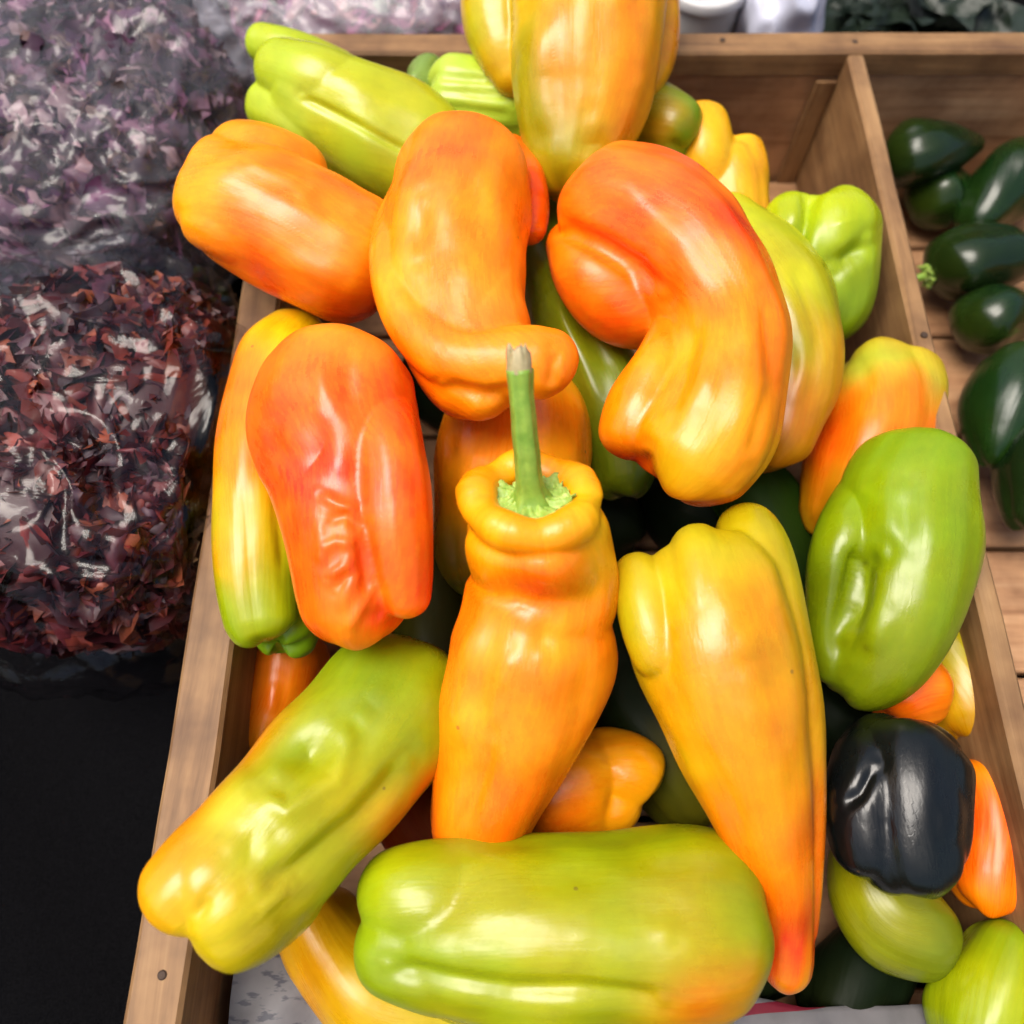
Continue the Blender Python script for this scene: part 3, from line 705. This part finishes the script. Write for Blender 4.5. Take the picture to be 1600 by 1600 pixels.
pepper("glossy green pepper with a deep dark crease at the right edge", 24,
       [(1440, 690, 70, .010), (1424, 760, 98, .012), (1414, 850, 112, .010), (1398, 940, 104, .004), (1366, 1020, 86, -.008), (1328, 1072, 56, -.018), (1312, 1090, 44, -.022)],
       [(0, (130, 156, 6)), (.4, (126, 150, 4)), (.75, (122, 140, 4)), (1, (106, 120, 4))],
       extras=[[(1356, 760, 40, .020), (1320, 840, 48, .014), (1302, 930, 42, .004), (1300, 1020, 34, -.008), (1304, 1070, 22, -.016)]],
       blobs=[(1300, 920, 55, (70, 92, 4), .7), (1350, 760, 40, (132, 164, 8), .6), (1352, 1012, 5, (50, 50, 10), .9), (1352, 880, 6, (60, 66, 10), .7), (1360, 980, 60, (134, 146, 6), .7)],  # dark patch puts the deep fold's shade into the colour
       strokes=[([(1376, 860), (1345, 880), (1336, 940), (1316, 1000)], 20, -26), ([(1360, 740), (1340, 800)], 24, 6), ([(1390, 950), (1350, 1030)], 22, 8), ([(1410, 760), (1420, 860)], 20, -6)], lobes=3, groove=.07, phase=.7, nu=110, nv=88)
pepper("sliver of orange pepper between the creased green and the black pepper", 25,
       [(1470, 1060, 56, -.036), (1410, 1080, 58, -.034), (1362, 1096, 44, -.034)], [(0, ORA), (1, (226, 96, 6))], lobes=3, nu=70, nv=60)
pepper("big shiny black bell pepper in the main compartment at the lower right", 26,
       [(1430, 1140, 70, -.006), (1420, 1190, 88, -.002), (1416, 1260, 90, .0), (1420, 1340, 82, -.004), (1430, 1390, 60, -.010)],
       [(0, DARK), (.5, (12, 15, 16)), (1, DARK)], mat=M_DARK, extras=[[(1390, 1150, 60, -.004), (1358, 1210, 60, .000), (1350, 1290, 58, .000), (1366, 1370, 50, -.006)], [(1440, 1150, 60, .004), (1436, 1250, 66, .006), (1440, 1360, 56, .000)]], relax=10, strokes=[([(1310, 1262), (1345, 1240), (1372, 1190)], 12, -8)],
       lobes=4, groove=.09, phase=.3, dents=.04, cap1=(.8, 2.2, .2, .12), nu=120, nv=96)
pepper("olive green curved pepper under the black one at the lower right", 27,
       [(1356, 1290, 54, -.052), (1362, 1360, 64, -.048), (1380, 1420, 74, -.046), (1430, 1452, 72, -.048), (1480, 1460, 58, -.052)],
       [(0, OLV), (.4, (140, 140, 8)), (.7, (110, 120, 8)), (1, (90, 100, 8))], lobes=3, groove=.08, nu=90, nv=72)
pepper("orange pepper glimpsed low between the left wall and the hollowed green one", 28,
       [(470, 980, 60, -.062), (440, 1060, 62, -.062), (420, 1130, 56, -.064), (410, 1190, 44, -.066)], [(0, (226, 116, 4)), (.5, (236, 116, 4)), (1, (210, 130, 4))],
       strokes=[([(430, 1060), (424, 1120)], 9, 6)], lobes=3, groove=.08, nu=80, nv=64)
# deep in the crate, showing through the gaps; dull skin stands in for shade
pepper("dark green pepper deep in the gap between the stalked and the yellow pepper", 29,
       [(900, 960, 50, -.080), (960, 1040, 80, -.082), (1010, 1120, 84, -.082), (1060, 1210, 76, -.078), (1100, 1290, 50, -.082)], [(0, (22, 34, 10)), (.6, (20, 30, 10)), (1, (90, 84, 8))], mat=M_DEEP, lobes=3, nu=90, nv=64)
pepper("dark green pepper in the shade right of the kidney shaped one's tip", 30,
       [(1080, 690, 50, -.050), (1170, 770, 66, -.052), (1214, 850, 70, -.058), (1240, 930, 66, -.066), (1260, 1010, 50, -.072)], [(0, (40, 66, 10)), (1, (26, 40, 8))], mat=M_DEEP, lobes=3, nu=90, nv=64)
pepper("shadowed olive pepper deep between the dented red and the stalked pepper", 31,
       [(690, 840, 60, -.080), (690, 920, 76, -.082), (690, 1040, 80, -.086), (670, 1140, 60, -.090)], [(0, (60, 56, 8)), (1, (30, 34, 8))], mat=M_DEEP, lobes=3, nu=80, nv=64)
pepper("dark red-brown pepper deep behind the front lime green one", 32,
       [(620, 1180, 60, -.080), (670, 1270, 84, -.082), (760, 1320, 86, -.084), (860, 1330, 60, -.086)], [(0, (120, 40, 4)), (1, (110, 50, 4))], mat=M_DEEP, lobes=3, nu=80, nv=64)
# right part of the compartment, up to the divider
pepper("yellow-green pepper against the divider below the creased green one", 33,
       [(1452, 930, 50, -.052), (1476, 1000, 66, -.050), (1500, 1090, 66, -.050), (1516, 1160, 52, -.050)], [(0, YGR), (.5, (176, 160, 8)), (1, (190, 130, 6))], lobes=3, groove=.1, nu=90, nv=72)
pepper("orange pepper against the divider right of the black bell pepper", 34,
       [(1530, 1190, 54, -.052), (1546, 1270, 70, -.046), (1550, 1360, 70, -.046), (1540, 1430, 54, -.050)], [(0, ORA), (.5, REDO), (1, ORA)], lobes=3, groove=.1, nu=90, nv=72)
pepper("green pepper in the lower right corner by the divider", 35,
       [(1590, 1450, 60, -.050), (1570, 1520, 76, -.046), (1530, 1590, 78, -.046), (1490, 1650, 60, -.050)], [(0, GRN), (.5, LIM), (1, GRN)], lobes=3, groove=.1, nu=90, nv=72)
LOW = [([(1400, 1440), (1330, 1540), (1270, 1600)], "shade-coloured filler pepper low in the front right, below the olive curved one"),
       ([(860, 700), (920, 800), (1000, 850)], "shade-coloured filler pepper deep in the gap right of the green calyx"),
       ([(1020, 740), (1080, 800), (1160, 840)], "shade-coloured filler pepper deep behind the yellow pepper's shoulders"),
       ([(1270, 1040), (1300, 1120), (1380, 1160)], "shade-coloured filler pepper in the gap above the shiny black bell pepper"),
       ([(640, 560), (700, 600), (760, 660)], "shade-coloured filler pepper in the gap between the dented red and the hooked one"),
       ([(1110, 1400), (1180, 1480), (1180, 1560)], "shade-coloured filler pepper under the right end of the front lime green one")]
for k, (p, lab) in enumerate(LOW):  # added fillers, near-black colour stands in for shade in the gaps
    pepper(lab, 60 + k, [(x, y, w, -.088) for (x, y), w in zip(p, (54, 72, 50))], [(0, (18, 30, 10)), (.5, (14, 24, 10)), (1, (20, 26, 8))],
           mat=M_DEEP, group="shade-coloured filler peppers in the bottom layer", lobes=3, nu=60, nv=48)
NEXT = [([(1384, 236, 34, -.060), (1424, 238, 46, -.062), (1480, 232, 46, -.066), (1530, 226, 30, -.07)], "blackish green pepper whose tip pokes up beside the divider at the back"),
        ([(1600, 250, 36, -.084), (1570, 290, 50, -.080), (1530, 340, 46, -.084), (1510, 370, 30, -.09)], "blackish green pepper slanting at the right edge near the back, beyond the divider"),
        ([(1430, 330, 34, -.094), (1470, 310, 48, -.094), (1520, 320, 44, -.094)], "blackish green pepper low beside the divider, behind the crosswise ones"),
        ([(1450, 430, 36, -.090), (1500, 412, 54, -.084), (1570, 404, 56, -.080), (1640, 400, 36, -.08)], "long blackish green pepper lying crosswise beyond the divider"),
        ([(1500, 530, 36, -.092), (1550, 500, 56, -.086), (1630, 490, 54, -.084)], "blackish green pepper in front of the long crosswise one beyond the divider"),
        ([(1600, 560, 46, -.080), (1580, 620, 60, -.076), (1556, 690, 52, -.080), (1544, 730, 34, -.084)], "blackish green pepper pointing forward along the divider"),
        ([(1650, 660, 50, -.080), (1620, 740, 62, -.076), (1600, 830, 50, -.080)], "blackish green pepper nearest at the right edge beyond the divider")]
for k, (p, lab) in enumerate(NEXT):
    p = [(x, yy, w * f, h) for (x, yy, w, h), f in zip(p, np.interp(np.linspace(0, 1, len(p)), (0, .35, .7, 1), (1.05, 1.12, .85, .5)))]
    g = 10 + 5 * (k % 3)
    pepper(lab, 80 + k, p, [(0, (20 + g, 36 + g, 10)), (.5, (15, 24 + g, 11)), (1, (24, 30 + g, 10))], mat=M_DARK, group="blackish peppers beyond the divider", lobes=3, groove=.12, dents=.06, nu=80, nv=64,
           stem=dict(rc=.009, r0=.003, r1=.0026, length=.02, cut=False, bend=(.002, .003, .002)) if k in (1, 3, 5, 6) else None)

# ------------------------------------------------------------------ printed paper at the front
def paper_material():
    m, n, l, b = new_mat("printed_paper")
    tc = n.new("ShaderNodeTexCoord"); sep = n.new("ShaderNodeSeparateXYZ"); l.new(tc.outputs["Object"], sep.inputs[0])
    def math_(op, a, b_=None):
        k = n.new("ShaderNodeMath"); k.operation = op
        for i, v in enumerate((a, b_)):
            if v is None: continue
            if isinstance(v, (int, float)): k.inputs[i].default_value = v
            else: l.new(v, k.inputs[i])
        return k.outputs[0]
    # dark smeared print on the left part, a dark red rule along the lower right
    mpp = n.new('ShaderNodeMapping'); mpp.inputs['Scale'].default_value = (70, 190, 1); l.new(tc.outputs['Object'], mpp.inputs[0])
    blot = nnoise(n, l, 1.0, 3, .6, mpp.outputs[0])
    dark = ramp(n, l, blot.outputs[0], [(.55, (0, 0, 0)), (.62, (1, 1, 1))])
    left = math_('LESS_THAN', sep.outputs[0], -.07)
    pm = math_('MULTIPLY', dark.outputs[0], left)
    yy = math_('ADD', sep.outputs[1], math_('MULTIPLY', sep.outputs[0], -.10))
    band = math_('MULTIPLY', math_('LESS_THAN', math_('ABSOLUTE', math_('ADD', yy, .0180)), .0022), math_('GREATER_THAN', sep.outputs[0], .06))
    g = nnoise(n, l, 30, 4, .6, tc.outputs["Object"])
    base = ramp(n, l, g.outputs[0], [(.3, (.11, .105, .11)), (.7, (.18, .172, .178))])
    m1 = n.new("ShaderNodeMix"); m1.data_type = 'RGBA'; l.new(pm, m1.inputs[0]); l.new(base.outputs[0], m1.inputs[6]); m1.inputs[7].default_value = (.06, .06, .075, 1)
    m2 = n.new("ShaderNodeMix"); m2.data_type = 'RGBA'; l.new(band, m2.inputs[0]); l.new(m1.outputs[2], m2.inputs[6]); m2.inputs[7].default_value = (.16, .006, .02, 1)
    l.new(m2.outputs[2], b.inputs["Base Color"]); b.inputs["Roughness"].default_value = .6
    return m
nx, ny = 120, 50
gx, gy = np.meshgrid(np.linspace(-.143, .235, nx), np.linspace(-.155, -.040, ny))
yy = gy - .034 * np.clip((gx + .05) / .2, 0, 1)
gz = RIM - .052 + .003 * np.sin(gx * 60 + gy * 40) + .002 * np.sin(gx * 150 - gy * 90) - .012 * np.clip((gy + .075) / .035, 0, 1) ** 2
V = np.stack([gx, yy, gz], -1); V = np.concatenate([V, V[::-1] - np.array([0, 0, .0008])], 0)
c = np.array([.0, -.070, RIM - .052])
o = link("paper_sheet", grid_mesh("paper_sheet", V - c, 2 * ny, nx, False), paper_material()); o.location = c
tag(o, "white printed paper sheet with dark smears and a red rule at the crate front", "paper")

# ------------------------------------------------------------------ bags
def film_material(name, haze, tint):
    m, n, l, b = new_mat(name)
    n.remove(b); out = n["Material Output"]
    tr = n.new("ShaderNodeBsdfTransparent"); tr.inputs[0].default_value = (*tint, 1)
    gl = n.new("ShaderNodeBsdfGlossy"); gl.inputs["Roughness"].default_value = .12
    df = n.new("ShaderNodeBsdfDiffuse"); df.inputs[0].default_value = (.75, .74, .78, 1)
    fr = n.new("ShaderNodeLayerWeight"); fr.inputs[0].default_value = .5
    tc = n.new("ShaderNodeTexCoord")
    w = nnoise(n, l, 24, 4, .6, tc.outputs["Object"], 1.0)
    bp = n.new("ShaderNodeBump"); bp.inputs["Strength"].default_value = .35; bp.inputs["Distance"].default_value = .006
    l.new(w.outputs[0], bp.inputs["Height"])
    l.new(bp.outputs[0], gl.inputs["Normal"]); l.new(bp.outputs[0], fr.inputs["Normal"])
    pw = n.new("ShaderNodeMath"); pw.operation = 'POWER'; pw.inputs[1].default_value = 4.0
    l.new(fr.outputs["Facing"], pw.inputs[0])
    mul = n.new("ShaderNodeMath"); mul.operation = 'MULTIPLY_ADD'; mul.inputs[1].default_value = .55; mul.inputs[2].default_value = .03
    l.new(pw.outputs[0], mul.inputs[0])
    m1 = n.new("ShaderNodeMixShader"); m1.inputs[0].default_value = haze
    l.new(tr.outputs[0], m1.inputs[1]); l.new(df.outputs[0], m1.inputs[2])
    m2 = n.new("ShaderNodeMixShader"); l.new(mul.outputs[0], m2.inputs[0])
    l.new(m1.outputs[0], m2.inputs[1]); l.new(gl.outputs[0], m2.inputs[2])
    l.new(m2.outputs[0], out.inputs[0])
    return m
def leaf_material(name):
    m, n, l, b = new_mat(name)
    att = n.new("ShaderNodeAttribute"); att.attribute_name = "tint"
    l.new(att.outputs["Color"], b.inputs["Base Color"]); b.inputs["Roughness"].default_value = .5
    return m
M_LEAF = leaf_material("leaf_scraps")

def bag(label, seed, ctr, semi, pal, haze=.10, tint=(.93, .92, .94), nleaf=1800, lean=None, neck=None, size=.011, fill_label=None, bag_cat="bag"):
    rng = np.random.default_rng(seed)
    ctr = np.array(ctr, float); semi = np.array(semi, float)
    def shape(nu, nv, k, wr):
        ph = np.linspace(.02, np.pi - .02, nu)[:, None]; th = np.linspace(0, 2 * np.pi, nv, endpoint=False)[None]
        e = .75
        sg = lambda v: np.sign(v) * np.abs(v) ** e
        d = np.stack([sg(np.sin(ph)) * sg(np.cos(th)), sg(np.sin(ph)) * sg(np.sin(th)), sg(np.cos(ph)) + 0 * th], -1)
        X = ctr + d * semi * k
        off = np.zeros((nu, nv))
        for i in range(nu):
            for j in range(nv):
                p = Vector(X[i, j])
                a = mnoise.noise(p * 14 + Vector((seed, 0, 0)))
                r = 1 - abs(mnoise.noise(p * 30 + Vector((0, seed, 0)) + Vector((1, 1, 1)) * mnoise.noise(p * 20) * 1.2))
                r2 = 1 - abs(mnoise.noise(Vector((p.x * 75, p.y * 55, p.z * 75))))
                off[i, j] = .018 * a + wr * (.018 * (r - .72) + .007 * (r2 - .75))
        X = X + d / (np.linalg.norm(d, axis=-1, keepdims=True) + 1e-9) * off[..., None]
        X[..., 2] = np.maximum(X[..., 2], .004 + (1 - k) * .05)
        if lean:
            m = (X[..., 2] < RIM + .004) & (X[..., 0] > XL0 - .004 - (1 - k) * .05) & (X[..., 1] < YB1)
            X[..., 0] = np.where(m, XL0 - .004 - (1 - k) * .05, X[..., 0])
        return X
    F = shape(110, 170, 1.0, 1.0)
    b = link("plastic_bag", grid_mesh("plastic_bag", F - ctr, 110, 170), film_material("clear_film", haze, tint)); b.location = ctr
    tag(b, label, bag_cat, "plastic bags round the crate")
    # contents: dark core under crumpled leaf scraps
    core = shape(50, 80, .80, .4)
    verts = [core.reshape(-1, 3)]; faces = []; cols = []
    i = np.arange(49)[:, None]; j = np.arange(80)[None]
    faces += np.stack([i * 80 + j, i * 80 + (j + 1) % 80, (i + 1) * 80 + (j + 1) % 80, (i + 1) * 80 + j], -1).reshape(-1, 4).tolist()
    P = np.array([lin(c) for c in pal])
    cols.append(np.repeat((P[0] * .4)[None], len(verts[0]), 0))
    base = len(verts[0])
    src = shape(50, 80, .86, .6)
    lf = []
    a, bq = np.meshgrid(np.linspace(-1, 1, 6), np.linspace(-1, 1, 8), indexing='ij')
    fi = [[r * 8 + q, r * 8 + q + 1, (r + 1) * 8 + q + 1, (r + 1) * 8 + q] for r in range(5) for q in range(7)]
    for k in range(nleaf):
        i0 = min(49, max(0, int(np.arccos(rng.uniform(-.55, 1)) / np.pi * 49))); j0 = rng.integers(0, 80)
        p = ctr + (src[i0, j0] - ctr) * rng.uniform(.93, 1.02)
        nrm = (src[i0, j0] - ctr); nrm = nrm / semi; nrm /= np.linalg.norm(nrm)
        nrm = nrm + rng.normal(0, .5, 3); nrm /= np.linalg.norm(nrm)
        t = np.cross(nrm, rng.normal(size=3)); t /= np.linalg.norm(t); q = np.cross(nrm, t)
        sx = size * rng.uniform(.4, .9); sy = size * rng.uniform(.7, 1.6)
        wv = a * np.sqrt(np.clip(1.02 - bq ** 2, 0, 1)) * (1 + .15 * np.sin(7 * bq + k))
        cu = rng.uniform(-1.5, 1.5, 4)
        z = cu[0] * wv ** 2 + cu[1] * bq ** 2 + .35 * cu[2] * np.sin(3 * bq + 4 * cu[3]) + .45 * np.sin(5 * a + 6 * cu[2] + 3 * bq) * np.cos(4 * bq + 5 * cu[0]) + .03 * rng.normal(size=a.shape)
        L = p + (wv * sx)[..., None] * t + (bq * sy)[..., None] * q + (z * sx)[..., None] * nrm
        L = L.reshape(-1, 3)
        for _ in range(3):                       # slide the whole scrap inwards until the film clears it
            qn = (np.abs((L - ctr) / semi) ** 2.67).sum(1) ** (1 / 2.67)
            ex = qn.max() - rng.uniform(.86, .95)
            if ex <= 0: break
            L = L - (p - ctr) * ex
        L[:, 2] = np.maximum(L[:, 2], .012)
        if lean:
            L[:, 0] = np.where((L[:, 2] < RIM + .012) & (L[:, 1] < YB1) & (L[:, 0] > XL0 - .012), XL0 - .012, L[:, 0])
        verts.append(L); faces += [[base + v for v in f] for f in fi]; base += 48
        c0 = P[rng.integers(0, len(P))] * rng.uniform(.6, 1.4)
        cols.append(c0[None] * (1 + .16 * rng.normal(size=(48, 1))).clip(.5, 1.6))
    V = np.concatenate(verts); K = np.concatenate(cols)
    me = bpy.data.meshes.new("leaf_scraps"); me.from_pydata((V - ctr).tolist(), [], faces)
    ca = me.color_attributes.new("tint", 'FLOAT_COLOR', 'POINT'); c4 = np.ones((len(V), 4)); c4[:, :3] = K; ca.data.foreach_set("color", c4.ravel())
    me.update()
    o = link("dried_leaves", me, M_LEAF); o.location = ctr
    tag(o, fill_label, "dried leaves", kind="stuff")
    return b

DR = [(84, 22, 22), (96, 30, 26), (66, 18, 26), (108, 40, 26), (48, 16, 22), (128, 62, 38), (88, 26, 30), (60, 24, 38)]
bag("clear plastic bag of dark red leaves leaning on the left crate wall", 5, (-.262, .236, .092), (.112, .140, .088), DR, .0, nleaf=2300, size=.017, lean=True, fill_label="crumpled dark red dried leaves packed in the left bag")
PU = [(96, 56, 84), (112, 68, 92), (124, 84, 104), (66, 36, 54), (52, 28, 40), (140, 112, 116), (92, 66, 60)]
bag("hazy clear plastic bag with purplish leaves at the upper left corner", 11, (-.325, .505, .095), (.128, .135, .085), PU, .05, nleaf=1900, lean=True, size=.017, fill_label="purplish dried leaves in the hazy upper left bag")
PK = [(170, 90, 130), (150, 70, 120), (190, 120, 140), (120, 60, 110), (120, 140, 110), (200, 150, 150)]
bag("hazy plastic bag with pink and mauve leaves behind the back rail", 17, (-.13, .73, .055), (.15, .09, .055), PK, .28, nleaf=700, size=.018, fill_label="pink and mauve leaves in the bag behind the back rail")

# ------------------------------------------------------------------ things behind the back rail
def lathe(name, prof, ctr, mat, nv=64, wob=0, seed=0):
    th = np.linspace(0, 2 * np.pi, nv, endpoint=False)
    rng = np.random.default_rng(seed)
    V = np.array([[[r * math.cos(t), r * math.sin(t), z] for t in th] for r, z in prof])
    o = link(name, grid_mesh(name, V, len(prof), nv), mat); o.location = ctr
    return o
def plain(name, col, rough):
    m, n, l, b = new_mat(name)
    tc = n.new("ShaderNodeTexCoord"); t = nnoise(n, l, 40, 4, .6, tc.outputs["Object"])
    r = ramp(n, l, t.outputs[0], [(.3, tuple(np.array(col) * .85)), (.7, col)])
    l.new(r.outputs[0], b.inputs["Base Color"]); b.inputs["Roughness"].default_value = rough
    return m
tub = empty("plastic_tub", (.172, .705, 0), "round white plastic tub behind the back rail", "tub")
o = lathe("body", [(.0001, 0), (.028, 0), (.030, .002), (.034, .085), (.034, .088)], (0, 0, 0), plain("white_plastic", (.62, .61, .58), .4)); o.parent = tub
o = lathe("lid", [(.034, .083), (.0365, .083), (.037, .085), (.037, .092), (.0355, .094), (.032, .0935), (.031, .092), (.0001, .092)], (0, 0, 0), plain("white_lid", (.68, .67, .66), .35)); o.parent = tub
nu, nv = 70, 110
ph = np.linspace(.02, np.pi - .02, nu)[:, None]; th = np.linspace(0, 2 * np.pi, nv, endpoint=False)[None]
d = np.stack([np.sin(ph) * np.cos(th), np.sin(ph) * np.sin(th), np.cos(ph) + 0 * th], -1)
X = d * np.array([.037, .05, .062])
for i in range(nu):
    for j in range(nv):
        p = Vector(X[i, j]); X[i, j] *= 1 + .28 * (.6 - abs(mnoise.noise(Vector((p.x * 60, p.y * 60, p.z * 14))))) + .2 * mnoise.noise(p * 30)
X[..., 2] = np.maximum(X[..., 2] + .055, .003)
o = link("carrier_bag", grid_mesh("carrier_bag", X, nu, nv), plain("bluish_white_film", (.60, .62, .74), .3)); o.location = (.244, .705, 0)
tag(o, "crumpled bluish white carrier bag behind the back rail, right of the tub", "bag")
# dark leafy greens at the back right
rng = np.random.default_rng(3)
root = empty("leafy_greens", (.40, .72, 0), "bunch of very dark leafy greens behind the back rail at the right", "greens")
a, bq = np.meshgrid(np.linspace(-1, 1, 7), np.linspace(0, 1, 12), indexing='ij')
for k in range(26):
    az = rng.uniform(0, 2 * math.pi); el = rng.uniform(.15, 1.1); ln = rng.uniform(.07, .12)
    dr = np.array([math.cos(az) * math.cos(el), math.sin(az) * math.cos(el) * .8, math.sin(el)])
    t = np.cross(dr, [0, 0, 1]); t /= np.linalg.norm(t); q = np.cross(t, dr)
    w = .026 * np.sin(np.pi * np.clip(bq, .02, 1) ** .7) * a
    L = dr * (bq * ln)[..., None] + t * w[..., None] + q * (.006 * np.sin(bq * 14 + a * 3) + .25 * np.abs(w) - .03 * bq ** 2)[..., None]
    L[..., 2] = np.maximum(L[..., 2] + .012, .002)
    o = link("leaf", grid_mesh("leaf", L, 7, 12, False), bpy.data.materials.get("dark_leaf") or plain("dark_leaf", (.012, .022, .012), .5)); o.parent = root
    o.location = (rng.normal(0, .03), rng.normal(0, .02), 0)
